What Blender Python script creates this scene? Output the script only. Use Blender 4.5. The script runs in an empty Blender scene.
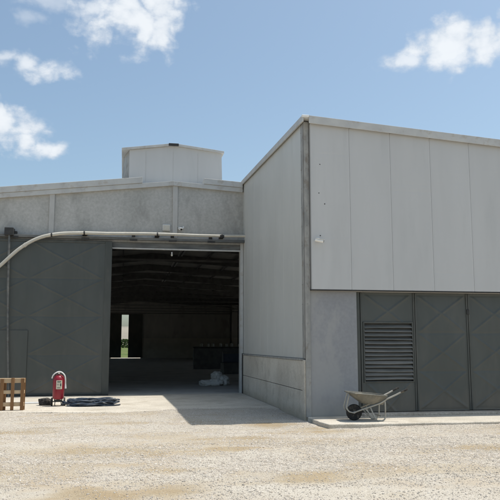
import bpy, bmesh, math, random
import numpy as np
from mathutils import Vector, Matrix, noise

random.seed(7); rng = np.random.default_rng(7)
SC = bpy.context.scene
COL = SC.collection
R = math.radians

# ------------------------------------------------------------------ camera
cd = bpy.data.cameras.new('camera'); cam = bpy.data.objects.new('camera', cd); COL.objects.link(cam)
cd.sensor_width = 36; cd.lens = 49.68; cd.clip_start = .1; cd.clip_end = 12000
cam.location = (0, 0, 1.6); cam.rotation_euler = (R(90 + 7.758), 0, R(-10.336))
SC.camera = cam

# ------------------------------------------------------------------ light
SUN = Vector((2.44, .33, 6.69)).normalized()
SUN_EL = math.asin(SUN.z); SUN_AZ = math.atan2(SUN.x, SUN.y)
sl = bpy.data.lights.new('sun', 'SUN'); sl.energy = 4.3; sl.angle = R(.53); sl.color = (1, .955, .88)
so = bpy.data.objects.new('sun', sl); COL.objects.link(so); so.location = (20, 0, 40)
so.rotation_euler = (-SUN).to_track_quat('-Z', 'Y').to_euler()

SC.view_settings.view_transform = 'Standard'; SC.view_settings.look = 'None'
SC.view_settings.exposure = 0; SC.view_settings.gamma = 1; SC.view_settings.use_curve_mapping = False

W = bpy.data.worlds.new('World'); SC.world = W; W.use_nodes = True
wt = W.node_tree; wt.nodes.clear()
def wn(t, **k):
    n = wt.nodes.new(t)
    for a, b in k.items(): setattr(n, a, b)
    return n
def wmath(op, a, b=None, c=None, clamp=False):
    n = wn('ShaderNodeMath', operation=op, use_clamp=clamp)
    for i, v in enumerate((a, b, c)):
        if v is None: continue
        if isinstance(v, (int, float)): n.inputs[i].default_value = v
        else: wt.links.new(v, n.inputs[i])
    return n.outputs[0]
sky = wn('ShaderNodeTexSky', sky_type='NISHITA'); sky.sun_disc = False
sky.sun_elevation = SUN_EL; sky.sun_rotation = SUN_AZ
sky.air_density = 1.0; sky.dust_density = 3.0; sky.ozone_density = 1.0; sky.altitude = 200
tc = wn('ShaderNodeTexCoord'); sx = wn('ShaderNodeSeparateXYZ'); wt.links.new(tc.outputs['Generated'], sx.inputs[0])
az = wmath('ARCTAN2', sx.outputs[0], sx.outputs[1]); el = wmath('ARCSINE', sx.outputs[2])
def wnoise(scale, detail, rough, stretch=1.7):
    mp = wn('ShaderNodeMapping'); mp.inputs['Scale'].default_value = (1, 1, stretch)
    wt.links.new(tc.outputs['Generated'], mp.inputs[0])
    n = wn('ShaderNodeTexNoise'); n.inputs['Scale'].default_value = scale; n.inputs['Detail'].default_value = detail
    n.inputs['Roughness'].default_value = rough; wt.links.new(mp.outputs[0], n.inputs['Vector'])
    return n.outputs['Fac']
n1 = wnoise(20, 8, .64); n2 = wnoise(9, 5, .55)
vo = wn('ShaderNodeTexVoronoi', feature='F1'); vo.inputs['Scale'].default_value = 26; vo.inputs['Detail'].default_value = 2
vo.inputs['Roughness'].default_value = .55
wv = wn('ShaderNodeVectorMath', operation='MULTIPLY_ADD'); wv.inputs[1].default_value = (.05, .05, .05)
nc = wn('ShaderNodeTexNoise'); nc.inputs['Scale'].default_value = 22; nc.inputs['Detail'].default_value = 5
wt.links.new(tc.outputs['Generated'], nc.inputs['Vector']); wt.links.new(nc.outputs['Color'], wv.inputs[0]); wt.links.new(tc.outputs['Generated'], wv.inputs[2])
wt.links.new(wv.outputs[0], vo.inputs['Vector'])
billow = wmath('ADD', wmath('MULTIPLY', wmath('SUBTRACT', n1, .5), 1.55), wmath('MULTIPLY', wmath('SUBTRACT', .82, vo.outputs['Distance']), .72))
thick = None
CLOUDS = [  # azimuth, elevation, half widths (degrees), strength
 (-.4, 26.0, 4.8, 2.8, 1.0), (1.6, 25.3, 3.0, 2.1, 1.0), (-3.2, 26.4, 2.6, 1.2, .8), (2.4, 27.4, 3.4, 2.2, 1.0), (-7.2, 26.6, 3.0, .9, .45), (-8.5, 25.2, 1.6, .7, .35),
 (-6.9, 21.4, 2.9, 1.0, .9), (-8.4, 21.8, 2.0, 1.0, .85), (-10.3, 22.0, 1.6, .6, .7), (-10.2, 17.3, 3.0, 2.3, 1.0), (-8.4, 16.3, 2.9, 1.8, 1.0), (-6.8, 15.5, 1.9, 1.0, 1.0), (-11.5, 16.6, 2.6, 1.9, 1.0), (-11.2, 14.0, 1.0, 1.0, .8),
 (26.6, 23.2, 3.6, 1.9, 1.0), (23.9, 22.5, 2.6, .85, .85), (28.0, 24.4, 2.4, 1.7, 1.0), (30.0, 23.4, 3.2, 1.9, 1.0), (27.6, 22.5, 4.6, 1.0, .9),
 (-32, 24, 8, 3, 1), (55, 20, 8, 3, 1)]
mask = None
for a0, e0, ra, re, st in CLOUDS:
    da = wmath('DIVIDE', wmath('SUBTRACT', az, R(a0)), R(ra)); de = wmath('DIVIDE', wmath('SUBTRACT', el, R(e0)), R(re))
    d = wmath('SQRT', wmath('ADD', wmath('MULTIPLY', da, da), wmath('MULTIPLY', de, de)))
    v = wmath('SUBTRACT', 1.0, d)
    v = wmath('ADD', v, billow)
    mr = wn('ShaderNodeMapRange', interpolation_type='SMOOTHSTEP'); wt.links.new(v, mr.inputs[0])
    mr.inputs[1].default_value = -.16; mr.inputs[2].default_value = .66; mr.inputs[3].default_value = 0; mr.inputs[4].default_value = st
    mask = mr.outputs[0] if mask is None else wmath('MAXIMUM', mask, mr.outputs[0])
    thick = v if thick is None else wmath('MAXIMUM', thick, v)
hs = wn('ShaderNodeHueSaturation'); hs.inputs['Saturation'].default_value = .93; wt.links.new(sky.outputs[0], hs.inputs['Color'])
ccol = wn('ShaderNodeMixRGB'); ccol.inputs[1].default_value = (4.9, 5.35, 5.9, 1); ccol.inputs[2].default_value = (6.35, 6.6, 6.85, 1)
cm = wn('ShaderNodeMapRange', interpolation_type='SMOOTHSTEP'); wt.links.new(wmath('ADD', thick, wmath('MULTIPLY', wmath('SUBTRACT', n2, .5), 1.2)), cm.inputs[0])
cm.inputs[1].default_value = .1; cm.inputs[2].default_value = 1.0; wt.links.new(cm.outputs[0], ccol.inputs[0])
mx = wn('ShaderNodeMixRGB'); wt.links.new(wmath('MULTIPLY', mask, .93), mx.inputs[0])
tint = wn('ShaderNodeMixRGB', blend_type='MULTIPLY'); tint.inputs[0].default_value = 1; tint.inputs[2].default_value = (1.03, 1.135, 1.10, 1)
wt.links.new(hs.outputs[0], tint.inputs[1]); wt.links.new(tint.outputs[0], mx.inputs[1]); wt.links.new(ccol.outputs[0], mx.inputs[2])
bg = wn('ShaderNodeBackground'); bg.inputs['Strength'].default_value = .145
wo = wn('ShaderNodeOutputWorld'); wt.links.new(mx.outputs[0], bg.inputs[0]); wt.links.new(bg.outputs[0], wo.inputs[0])

# ------------------------------------------------------------------ materials
def material(name, base, base2=None, nscale=2.0, stretch=(1, 1, 1), rough=.7, metal=0, bump=0, bscale=40, fine=.0, fscale=60,
             stain=None, stain_amt=0, stain_scale=1.2, stain_lo=.5, stain_hi=.7, spec=.35, attr=None, dust=None, dust_h=.5):
    m = bpy.data.materials.new(name); m.use_nodes = True; t = m.node_tree; t.nodes.clear(); L = t.links.new
    out = t.nodes.new('ShaderNodeOutputMaterial'); p = t.nodes.new('ShaderNodeBsdfPrincipled'); L(p.outputs[0], out.inputs[0])
    p.inputs['Roughness'].default_value = rough; p.inputs['Metallic'].default_value = metal; p.inputs['Specular IOR Level'].default_value = spec
    g = t.nodes.new('ShaderNodeNewGeometry')
    mp = t.nodes.new('ShaderNodeMapping'); mp.inputs['Scale'].default_value = stretch; L(g.outputs['Position'], mp.inputs[0])
    def nz(scale, detail=6, r=.6, src=mp.outputs[0]):
        n = t.nodes.new('ShaderNodeTexNoise'); n.inputs['Scale'].default_value = scale; n.inputs['Detail'].default_value = detail
        n.inputs['Roughness'].default_value = r; L(src, n.inputs['Vector']); return n.outputs['Fac']
    def ramp(src, lo, hi):
        r = t.nodes.new('ShaderNodeMapRange'); r.interpolation_type = 'SMOOTHSTEP'; L(src, r.inputs[0])
        r.inputs[1].default_value = lo; r.inputs[2].default_value = hi; return r.outputs[0]
    def mix(f, a, b, mode='MIX'):
        n = t.nodes.new('ShaderNodeMixRGB'); n.blend_type = mode
        if isinstance(f, float): n.inputs[0].default_value = f
        else: L(f, n.inputs[0])
        for i, v in ((1, a), (2, b)):
            if isinstance(v, tuple): n.inputs[i].default_value = (*v[:3], 1)
            else: L(v, n.inputs[i])
        return n.outputs[0]
    c = mix(ramp(nz(nscale), .3, .7), base, base2 if base2 else base)
    if fine: c = mix(fine, c, mix(ramp(nz(fscale, 4, .7, g.outputs['Position']), .3, .7), (.0, .0, .0), (1, 1, 1)), 'SOFT_LIGHT')
    if stain_amt:
        s = t.nodes.new('ShaderNodeMath'); s.operation = 'MULTIPLY'; s.inputs[1].default_value = stain_amt
        L(ramp(nz(stain_scale, 8, .65), stain_lo, stain_hi), s.inputs[0]); c = mix(s.outputs[0], c, stain)
    if dust:
        sp = t.nodes.new('ShaderNodeSeparateXYZ'); L(g.outputs['Position'], sp.inputs[0])
        a = t.nodes.new('ShaderNodeMath'); a.operation = 'MULTIPLY_ADD'; a.inputs[1].default_value = dust_h * 1.2; L(nz(3.5, 6), a.inputs[0]); L(sp.outputs[2], a.inputs[2])
        r = t.nodes.new('ShaderNodeMapRange'); r.interpolation_type = 'SMOOTHSTEP'; L(a.outputs[0], r.inputs[0])
        r.inputs[1].default_value = dust_h * .5; r.inputs[2].default_value = dust_h * 1.9; r.inputs[3].default_value = .75; r.inputs[4].default_value = 0
        c = mix(r.outputs[0], c, dust)
    if attr:
        at = t.nodes.new('ShaderNodeAttribute'); at.attribute_name = attr; c = mix(1.0, c, at.outputs['Color'], 'MULTIPLY')
    L(c, p.inputs['Base Color'])
    if bump:
        b = t.nodes.new('ShaderNodeBump'); b.inputs['Strength'].default_value = min(1, bump); b.inputs['Distance'].default_value = .02
        L(nz(bscale, 6, .65, g.outputs['Position']), b.inputs['Height']); L(b.outputs[0], p.inputs['Normal'])
    return m
M = {}
DUST = (.36, .30, .22)
M['panel'] = material('white_panel_paint', (.50, .50, .495), (.53, .53, .525), .9, (1.4, 1.4, .22), .5, bump=.06, bscale=5, stain=(.44, .445, .44), stain_amt=.3, stain_scale=2.2)
M['panel_side'] = material('offwhite_panel_paint', (.535, .535, .505), (.575, .575, .545), .8, (1, 1, .35), .45, bump=.06, bscale=4, stain=(.46, .46, .43), stain_amt=.2, stain_scale=1.0, dust=(.48, .45, .38), dust_h=1.5)
M['trim'] = material('trim_white', (.46, .46, .45), (.53, .53, .51), 3, (1, 1, 1), .5, stain=(.33, .27, .2), stain_amt=.45, stain_scale=5, stain_lo=.52, stain_hi=.7)
M['trim_dirty_shade'] = material('trim_dirty_shade_grey', (.25, .25, .24), (.38, .37, .345), 5, (1, 1, .5), .6, stain=(.19, .155, .12), stain_amt=.6, stain_scale=7, stain_lo=.53, stain_hi=.66)  # dirty grey trim; also the shade colour of the ventilator's left face
M['pillar'] = material('grey_plaster', (.275, .28, .295), (.315, .318, .325), 1.0, (1, 1, .5), .8, bump=.06, bscale=18, fine=.08, fscale=14, stain=(.37, .365, .355), stain_amt=.6, stain_scale=.9, stain_lo=.48, stain_hi=.58, dust=(.42, .39, .34), dust_h=.35)
M['concrete'] = material('gable_concrete', (.40, .395, .37), (.47, .46, .435), 1.2, (1, 1, .5), .9, bump=.2, bscale=24, fine=.16, fscale=12, stain=(.24, .235, .22), stain_amt=.45, stain_scale=1.8)
M['base_concrete'] = material('cast_concrete', (.50, .455, .385), (.61, .565, .485), 1.1, (1, 1, 1), .9, bump=.25, bscale=25, fine=.2, fscale=25, stain=(.34, .31, .255), stain_amt=.55, stain_scale=2.4, dust=DUST, dust_h=.25)
M['pilaster'] = material('pilaster_concrete', (.44, .435, .415), (.51, .50, .48), 2.0, (1, 1, .5), .9, bump=.2, bscale=24, stain=(.33, .325, .31), stain_amt=.4, stain_scale=3)
M['slab'] = material('slab_concrete', (.475, .43, .36), (.575, .525, .445), 1.1, (1, 1, 1), .95, bump=.35, bscale=45, fine=.4, fscale=40, stain=(.36, .31, .235), stain_amt=.65, stain_scale=1.3)
M['sill'] = material('sill_concrete', (.44, .38, .31), (.52, .46, .39), 1.4, (1, 1, 1), .95, bump=.4, bscale=35, fine=.4, fscale=30, stain=(.30, .24, .18), stain_amt=.6, stain_scale=3)
M['door'] = material('dark_grey_steel', (.064, .071, .066), (.080, .087, .081), 1.3, (1, 1, .3), .42, bump=.05, bscale=6, spec=.45, stain=(.11, .11, .10), stain_amt=.35, stain_scale=2.0, dust=(.17, .15, .12), dust_h=.5)
M['door_frame'] = material('dark_grey_frame', (.060, .066, .060), (.082, .086, .08), 3, (1, 1, .3), .45, spec=.4, stain=(.13, .12, .1), stain_amt=.4, stain_scale=4)
M['louver'] = material('louver_steel', (.115, .115, .105), (.19, .185, .17), 4, (.3, 1, 2), .45, spec=.4, bump=.1, bscale=8)
M['track'] = material('track_steel', (.10, .105, .105), (.19, .19, .18), 5, (.3, 1, 1), .5, .3, stain=(.10, .07, .05), stain_amt=.6, stain_scale=7)
M['dark'] = material('dark_metal', (.03, .03, .03), (.05, .048, .045), 6, rough=.5)
M['black'] = material('black_rubber', (.018, .018, .018), (.03, .028, .026), 12, rough=.75, stain=DUST, stain_amt=.35, stain_scale=14)
M['pipe'] = material('cream_pipe', (.50, .475, .41), (.58, .55, .48), 3, rough=.4, stain=(.42, .36, .28), stain_amt=.4, stain_scale=5)
M['white'] = material('white_plastic', (.74, .74, .72), (.80, .80, .78), 8, rough=.4)
M['lens'] = material('dark_lens', (.01, .01, .012), None, 8, rough=.12, spec=.6)
M['roof'] = material('roof_sheet', (.50, .50, .49), (.58, .58, .56), 2, rough=.5)
M['inside'] = material('interior_sheet', (.34, .335, .32), (.42, .41, .39), 1.5, (1, 1, .4), .85, stain=(.16, .155, .15), stain_amt=.5, stain_scale=1)
M['inside_light'] = material('interior_block', (.46, .43, .385), (.55, .52, .47), 1.5, rough=.9, bump=.3, bscale=10)
M['steel'] = material('interior_steel', (.10, .10, .10), (.15, .148, .145), 3, rough=.6, metal=.2)
M['floor'] = material('floor_concrete', (.40, .385, .36), (.48, .465, .43), .8, rough=.85, bump=.2, bscale=20, stain=(.18, .165, .14), stain_amt=.6, stain_scale=.7)
M['red'] = material('red_paint', (.23, .010, .022), (.29, .014, .028), 6, rough=.35, spec=.5, stain=(.22, .03, .03), stain_amt=.3, stain_scale=12)
M['label'] = material('cream_label', (.62, .58, .44), (.68, .64, .52), 10, rough=.6)
M['ink'] = material('label_ink', (.07, .09, .08), None, 10, rough=.7)
M['wood'] = material('pallet_wood', (.22, .115, .05), (.34, .19, .09), 5, (1, 1, .15), .85, bump=.3, bscale=40, stain=(.17, .09, .045), stain_amt=.5, stain_scale=6)
M['wood_pale'] = material('pallet_wood_pale', (.50, .36, .22), (.60, .46, .30), 5, (.15, 1, 1), .85, bump=.3, bscale=40)
M['barrow'] = material('dusty_grey_steel', (.13, .126, .105), (.20, .19, .16), 7, rough=.6, bump=.15, bscale=20, stain=(.30, .265, .205), stain_amt=.5, stain_scale=6, stain_lo=.47, stain_hi=.65)
M['tube'] = material('grey_tube', (.34, .33, .29), (.44, .43, .39), 9, rough=.45, metal=.2, stain=(.28, .2, .13), stain_amt=.4, stain_scale=14)
M['hose'] = material('dark_blue_hose', (.022, .034, .056), (.05, .07, .10), 9, rough=.45, spec=.5, stain=(.20, .20, .19), stain_amt=.5, stain_scale=9)
M['sack'] = material('white_sack', (.55, .54, .50), (.66, .65, .62), 6, rough=.8, bump=.5, bscale=14)
M['blue'] = material('blue_plastic', (.05, .065, .10), (.07, .085, .13), 6, rough=.5)
M['ground'] = material('gravel_ground', (.435, .39, .325), (.495, .455, .39), .55, (1, 1, 1), 1, bump=.5, bscale=70, fine=.6, fscale=80, spec=.1,
                       stain=(.42, .345, .25), stain_amt=.5, stain_scale=.8, stain_lo=.48, stain_hi=.62, attr='soil')
M['stone'] = material('gravel_stone', (.80, .80, .80), (1, 1, 1), 9, rough=.95, spec=.15, attr='tint')
M['field'] = material('field_grass', (.07, .115, .03), (.14, .15, .06), .05, rough=1, spec=.1, fine=.4, fscale=.5)
M['hills'] = material('dry_hills', (.22, .20, .17), (.30, .27, .22), .004, rough=1, spec=.1)
M['hedge'] = material('hedge_leaves', (.035, .06, .02), (.06, .09, .03), .5, rough=1, spec=.1)

# ------------------------------------------------------------------ helpers
class MB:
    """Collects shapes, then links them as one mesh object."""
    def __init__(s): s.bm = bmesh.new()
    def box(s, x0, x1, y0, y1, z0, z1, rot=None, at=None, taper=None):
        vs = [Vector((x, y, z)) for x in (x0, x1) for y in (y0, y1) for z in (z0, z1)]
        if rot is not None:
            c = Vector(at) if at is not None else sum(vs, Vector()) / 8
            vs = [rot @ (v - c) + c for v in vs]
        b = [s.bm.verts.new(v) for v in vs]
        for f in ((0, 1, 3, 2), (4, 6, 7, 5), (0, 4, 5, 1), (2, 3, 7, 6), (0, 2, 6, 4), (1, 5, 7, 3)): s.bm.faces.new([b[i] for i in f])
        return s
    def hexa(s, pts):   # bottom four, then top four, same order
        b = [s.bm.verts.new(p) for p in pts]
        for f in ((3, 2, 1, 0), (4, 5, 6, 7), (0, 1, 5, 4), (1, 2, 6, 5), (2, 3, 7, 6), (3, 0, 4, 7)): s.bm.faces.new([b[i] for i in f])
        return s
    def prism(s, poly, a, b, axis='Y'):
        def P(u, v, w): return {'Y': (u, w, v), 'Z': (u, v, w), 'X': (w, u, v)}[axis]
        A = [s.bm.verts.new(P(u, v, a)) for u, v in poly]; B = [s.bm.verts.new(P(u, v, b)) for u, v in poly]
        s.bm.faces.new(A[::-1]); s.bm.faces.new(B); n = len(poly)
        for i in range(n): s.bm.faces.new((A[i], A[(i + 1) % n], B[(i + 1) % n], B[i]))
        return s
    def tube(s, pts, r, n=10, closed=False, cap=True, flat=1.0):
        pts = [Vector(p) for p in pts]; N = len(pts); rs = r if isinstance(r, (list, tuple)) else [r] * N
        rings = []; up = None
        for i, p in enumerate(pts):
            if closed: t = (pts[(i + 1) % N] - pts[i - 1])
            else: t = pts[min(i + 1, N - 1)] - pts[max(i - 1, 0)]
            t.normalize()
            if up is None: up = Vector((0, 0, 1)) if abs(t.z) < .9 else Vector((1, 0, 0))
            a = t.cross(up)
            if a.length < 1e-4: a = t.orthogonal()
            a.normalize(); b = a.cross(t).normalized(); up = b
            rings.append([s.bm.verts.new(p + a * math.cos(k * 2 * math.pi / n) * rs[i] + b * math.sin(k * 2 * math.pi / n) * rs[i] * flat) for k in range(n)])
        for i in range(N if closed else N - 1):
            A = rings[i]; B = rings[(i + 1) % N]
            for k in range(n): s.bm.faces.new((A[k], A[(k + 1) % n], B[(k + 1) % n], B[k]))
        if cap and not closed: s.bm.faces.new(rings[0][::-1]); s.bm.faces.new(rings[-1])
        return s
    def lathe(s, prof, c=(0, 0, 0), n=24, axis='Z'):
        rings = []
        for r, h in prof:
            ring = []
            for k in range(n):
                a = k * 2 * math.pi / n; u, v = r * math.cos(a), r * math.sin(a)
                p = {'Z': (u, v, h), 'Y': (u, h, v), 'X': (h, u, v)}[axis]
                ring.append(s.bm.verts.new(Vector(p) + Vector(c)))
            rings.append(ring)
        for A, B in zip(rings, rings[1:]):
            for k in range(n): s.bm.faces.new((A[k], A[(k + 1) % n], B[(k + 1) % n], B[k]))
        s.bm.faces.new(rings[0][::-1]); s.bm.faces.new(rings[-1])
        return s
    def height(s, x0, x1, z0, z1, y, fn, step=.03, back=.05):
        nx = max(2, int((x1 - x0) / step)); nz = max(2, int((z1 - z0) / step)); g = []
        for i in range(nx + 1):
            x = x0 + (x1 - x0) * i / nx
            g.append([s.bm.verts.new((x, y - fn(x, z0 + (z1 - z0) * j / nz), z0 + (z1 - z0) * j / nz)) for j in range(nz + 1)])
        for i in range(nx):
            for j in range(nz): s.bm.faces.new((g[i][j], g[i + 1][j], g[i + 1][j + 1], g[i][j + 1]))
        edge = [g[i][0] for i in range(nx)] + [g[nx][j] for j in range(nz)] + [g[i][nz] for i in range(nx, 0, -1)] + [g[0][j] for j in range(nz, 0, -1)]
        bk = [s.bm.verts.new((v.co.x, y + back, v.co.z)) for v in edge]; n = len(edge)
        for i in range(n): s.bm.faces.new((edge[(i + 1) % n], edge[i], bk[i], bk[(i + 1) % n]))
        s.bm.faces.new(bk)
        return s
    def build(s, name, mat, parent=None, bevel=0, smooth=False, seg=2, loc=None):
        bmesh.ops.recalc_face_normals(s.bm, faces=s.bm.faces)
        me = bpy.data.meshes.new(name); s.bm.to_mesh(me); s.bm.free()
        o = bpy.data.objects.new(name, me); COL.objects.link(o)
        me.materials.append(mat)
        if smooth:
            for p in me.polygons: p.use_smooth = True
            try: me.set_sharp_from_angle(angle=R(40))
            except Exception: pass
        if bevel:
            b = o.modifiers.new('bevel', 'BEVEL'); b.width = bevel; b.segments = seg; b.limit_method = 'ANGLE'; b.angle_limit = R(40)
        if parent: o.parent = parent
        if loc: o.location = loc
        return o
def tag(o, label=None, cat=None, group=None, kind=None):
    for k, v in (('label', label), ('category', cat), ('group', group), ('kind', kind)):
        if v: o[k] = v
    return o
def thing(name, label, cat, loc=(0, 0, 0), rz=0, group=None):
    o = bpy.data.objects.new(name, None); COL.objects.link(o); o.location = loc; o.rotation_euler = (0, 0, rz); o.empty_display_size = .2
    return tag(o, label, cat, group)
def copy_tree(o, parent=None):
    c = o.copy(); COL.objects.link(c)
    if parent: c.parent = parent
    for ch in list(o.children): copy_tree(ch, c)
    return c
def fbm(x, y, z=0, o=4): return noise.fractal(Vector((x, y, z)), 1.0, 2.0, o)
def smooth(a, b, x):
    t = min(1, max(0, (x - a) / (b - a))); return t * t * (3 - 2 * t)
def arc(pts, n=8):      # Catmull-Rom through the given points
    P = [Vector(p) for p in pts]; P = [2 * P[0] - P[1]] + P + [2 * P[-1] - P[-2]]; out = []
    for i in range(1, len(P) - 2):
        for k in range(n):
            t = k / n; a, b, c, d = P[i - 1:i + 3]
            out.append(.5 * ((2 * b) + (c - a) * t + (2 * a - 5 * b + 4 * c - d) * t * t + (3 * b - a - 3 * c + d) * t ** 3))
    return out + [P[-2]]

# ------------------------------------------------------------------ key measures
FY, PY = 14.40, 14.52        # front cladding, grey lower wall
SX = 3.86                    # annex side wall
GY = 22.40                   # gable wall of the shed
BY = 79.0                    # its far end
RX, RZ = 1.50, 6.80          # ridge, lower edge of the verge trim
def roofz(x): return RZ - (.115 * (RX - x) if x < RX else .06 * (x - RX))
XL, XR = -9.5, 12.5
VY = BY - 20                 # far end of the ridge ventilator
def annexz(x, y): return 6.57 + .05 * (y - 14.6) - .066 * (x - SX)

# ------------------------------------------------------------------ ground
EDGE = ((-16, 18.6), (-7, 17.8), (-2.9, 17.25), (-1.2, 16.85), (0, 16.55), (.7, 16.85), (1.5, 17.3), (2.6, 17.15), (3.9, 16.9), (20, 16.9))
def edge_y(x): return float(np.interp(x, [e[0] for e in EDGE], [e[1] for e in EDGE]))
def gz(x, y):
    e = edge_y(x) if x < SX else 99
    if x < SX and y > e + .12: return -.014
    h = .020 * fbm(x * .55 + 3, y * .8, 1.3, 3) + .012 * fbm(x * 2.2, y * 2.6, 4, 3) + .006 * fbm(x * 7, y * 7, 9, 2)
    h += .045 * math.exp(-((y - 12.70) / .25) ** 2) * smooth(3.4, 4.4, x) * (.7 + .5 * fbm(x * 1.7, 8.1))
    if x > 3.75 and y > 13.0: h = min(h, -.014)
    if x < SX:
        d = e - y; b = smooth(.55, .0, d); h = h * (1 - b) + b * (.024 + .022 * fbm(x * 1.7, y * 1.7, 3.3, 3))
        h -= .05 * smooth(.0, -.10, d)
    w = smooth(45, 20, math.hypot(x, y - 8)); return h * w - .014 * (1 - w)
def lines(lo, hi, step, far):
    a = list(np.arange(lo, hi + 1e-6, step)); s = step; b = []; v = hi
    while v < far: s *= 1.35; v += s; b.append(v)
    c = []; v = lo; s = step
    while v > -far: s *= 1.35; v -= s; c.append(v)
    return c[::-1] + a + b
gx = lines(-6.5, 11, .07, 5000); gy = lines(5.0, 18.4, .07, 5000)
V = [(x, y, gz(x, y) if (-30 < x < 40 and -20 < y < 40) else -.012) for x in gx for y in gy]
ny = len(gy)
F = [(i * ny + j, (i + 1) * ny + j, (i + 1) * ny + j + 1, i * ny + j + 1) for i in range(len(gx) - 1) for j in range(ny - 1)]
PATCHES = ((-.6, 10.9, 1.1, .55), (.5, 10.65, 1.2, .45), (1.5, 10.8, .8, .40), (-.2, 7.8, .7, .5), (.5, 7.85, .6, .4), (2.3, 8.4, .8, .45), (1.9, 11.9, .8, .3), (.65, 9.2, .6, .2), (-2.4, 13.6, 1.0, .35), (.3, 14.6, .9, .3), (5.5, 10.2, 1.2, .35), (7.6, 11.8, 1.1, .25), (3.4, 12.6, .8, .3), (3.0, 13.7, .6, .4), (3.7, 13.1, .6, .3), (7.2, 9.4, 1.0, .4), (-1.6, 9.3, .8, .25))
def soil(x, y):
    w = 0
    for a, b, c, d in PATCHES:
        e = math.hypot((x - a) / c, (y - b) / d)
        if e < 2: w = max(w, smooth(1.45, .1, e + .75 * fbm(x * 1.6 + a, y * 2.4, 2.2, 4)))
    return max(w, .55 * smooth(.05, .5, fbm(x * .45 + 20, y * 1.0, 6.1, 4)))
me = bpy.data.meshes.new('ground'); me.from_pydata(V, [], F); me.materials.append(M['ground'])
tc_ = np.ones((len(V), 4), np.float32)
for q_, (x, y, z) in enumerate(V):
    if -8 < x < 13 and 4 < y < 19:
        w = soil(x, y); tc_[q_, :3] = (1 - .22 * w, 1 - .30 * w, 1 - .43 * w)
ta = me.color_attributes.new('soil', 'FLOAT_COLOR', 'POINT'); ta.data.foreach_set('color', tc_.reshape(-1))
for p in me.polygons: p.use_smooth = True
go = bpy.data.objects.new('ground', me); COL.objects.link(go); tag(go, kind='structure')

# loose stones on the gravel
def stones(n, xr, yr, smin, smax, keep, name='gravel_stones', coarse=False, pw=1.25):
    ph = (1 + 5 ** .5) / 2
    ico = np.array([(-1, ph, 0), (1, ph, 0), (-1, -ph, 0), (1, -ph, 0), (0, -1, ph), (0, 1, ph), (0, -1, -ph), (0, 1, -ph), (ph, 0, -1), (ph, 0, 1), (-ph, 0, -1), (-ph, 0, 1)]) / 1.9
    fc = np.array([(0, 11, 5), (0, 5, 1), (0, 1, 7), (0, 7, 10), (0, 10, 11), (1, 5, 9), (5, 11, 4), (11, 10, 2), (10, 7, 6), (7, 1, 8), (3, 9, 4), (3, 4, 2), (3, 2, 6), (3, 6, 8), (3, 8, 9), (4, 9, 5), (2, 4, 11), (6, 2, 10), (8, 6, 7), (9, 8, 1)])
    if coarse:
        ico = np.array([(.8, .8, .2), (-.8, .8, 0), (-.8, -.8, .2), (.8, -.8, 0), (.4, 0, .95), (-.4, .1, .95)])
        fc = np.array([(0, 1, 5), (0, 5, 4), (1, 2, 5), (2, 3, 4), (2, 4, 5), (3, 0, 4)])
    K = len(ico)
    P = []
    while len(P) < n:
        x = random.uniform(*xr); y = yr[0] + (yr[1] - yr[0]) * random.random() ** pw
        k = keep(x, y)
        if random.random() < k: P.append((x, y, max(gz(x, y), .03 if x < SX - .06 and y > edge_y(x) else -1)))
    P = np.array(P); s = smin * (smax / smin) ** (rng.random(n) ** 2.2)
    v = ico[None] * rng.uniform(.72, 1.28, (n, K, 1)) * (s[:, None, None] * rng.uniform(.7, 1.2, (n, 1, 3)) * np.array([1, 1, .72]))
    a = rng.uniform(0, 6.28, n); ca, sa = np.cos(a)[:, None], np.sin(a)[:, None]
    v = np.stack([v[..., 0] * ca - v[..., 1] * sa, v[..., 0] * sa + v[..., 1] * ca, v[..., 2]], -1)
    v += (P + np.stack([0 * s, 0 * s, s * .08], -1))[:, None]
    f = (fc[None] + K * np.arange(n)[:, None, None]).reshape(-1, 3)
    base = np.array([(.49, .435, .37), (.55, .50, .435), (.47, .42, .36), (.45, .412, .365), (.60, .555, .495), (.48, .41, .335), (.37, .34, .305)])
    c = base[rng.choice(7, n, p=[.27, .24, .18, .07, .11, .11, .02])] * rng.uniform(.88, 1.12, (n, 1))
    c = np.repeat(np.concatenate([c, np.ones((n, 1))], 1), K, 0)
    me = bpy.data.meshes.new(name); nv, nf = n * K, len(f)
    me.vertices.add(nv); me.vertices.foreach_set('co', v.reshape(-1).astype(np.float32))
    me.loops.add(nf * 3); me.loops.foreach_set('vertex_index', f.reshape(-1).astype(np.int32))
    me.polygons.add(nf); me.polygons.foreach_set('loop_start', (np.arange(nf) * 3).astype(np.int32))
    me.update(calc_edges=True); me.validate()
    at = me.color_attributes.new('tint', 'FLOAT_COLOR', 'POINT'); at.data.foreach_set('color', c.reshape(-1).astype(np.float32))
    me.materials.append(M['stone']); o = bpy.data.objects.new(name, me); COL.objects.link(o)
    return tag(o, 'coarse loose beige gravel in the near half of the yard' if not coarse else 'fine loose beige gravel reaching the concrete slabs across the yard', 'gravel', kind='stuff')
def keep(x, y):
    if x > 3.80 and y > 13.0 + .04 * math.sin(x * 5) : return 0
    if x > SX - .06 and y > 14.4: return 0
    e = edge_y(x) + .10 * fbm(x * 1.6, 5.5)
    k = max(smooth(e + .05, e - .05, y), .05 * smooth(e + 1.1, e, y))
    return k * min(1, max(.06, .60 + .8 * fbm(x * .5 + 7, y * .9 + 1, 2, 3) + .35 * fbm(x * 2.2, y * 3.1, 5, 2))) * (1 - .70 * soil(x, y))
stones(95000, (-4.5, 9.0), (5.4, 11.5), .0035, .0135, keep, pw=1.0)
stones(170000, (-8, 13), (8.5, 18.0), .005, .015, keep, 'fine_gravel', True, pw=.9)

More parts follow.
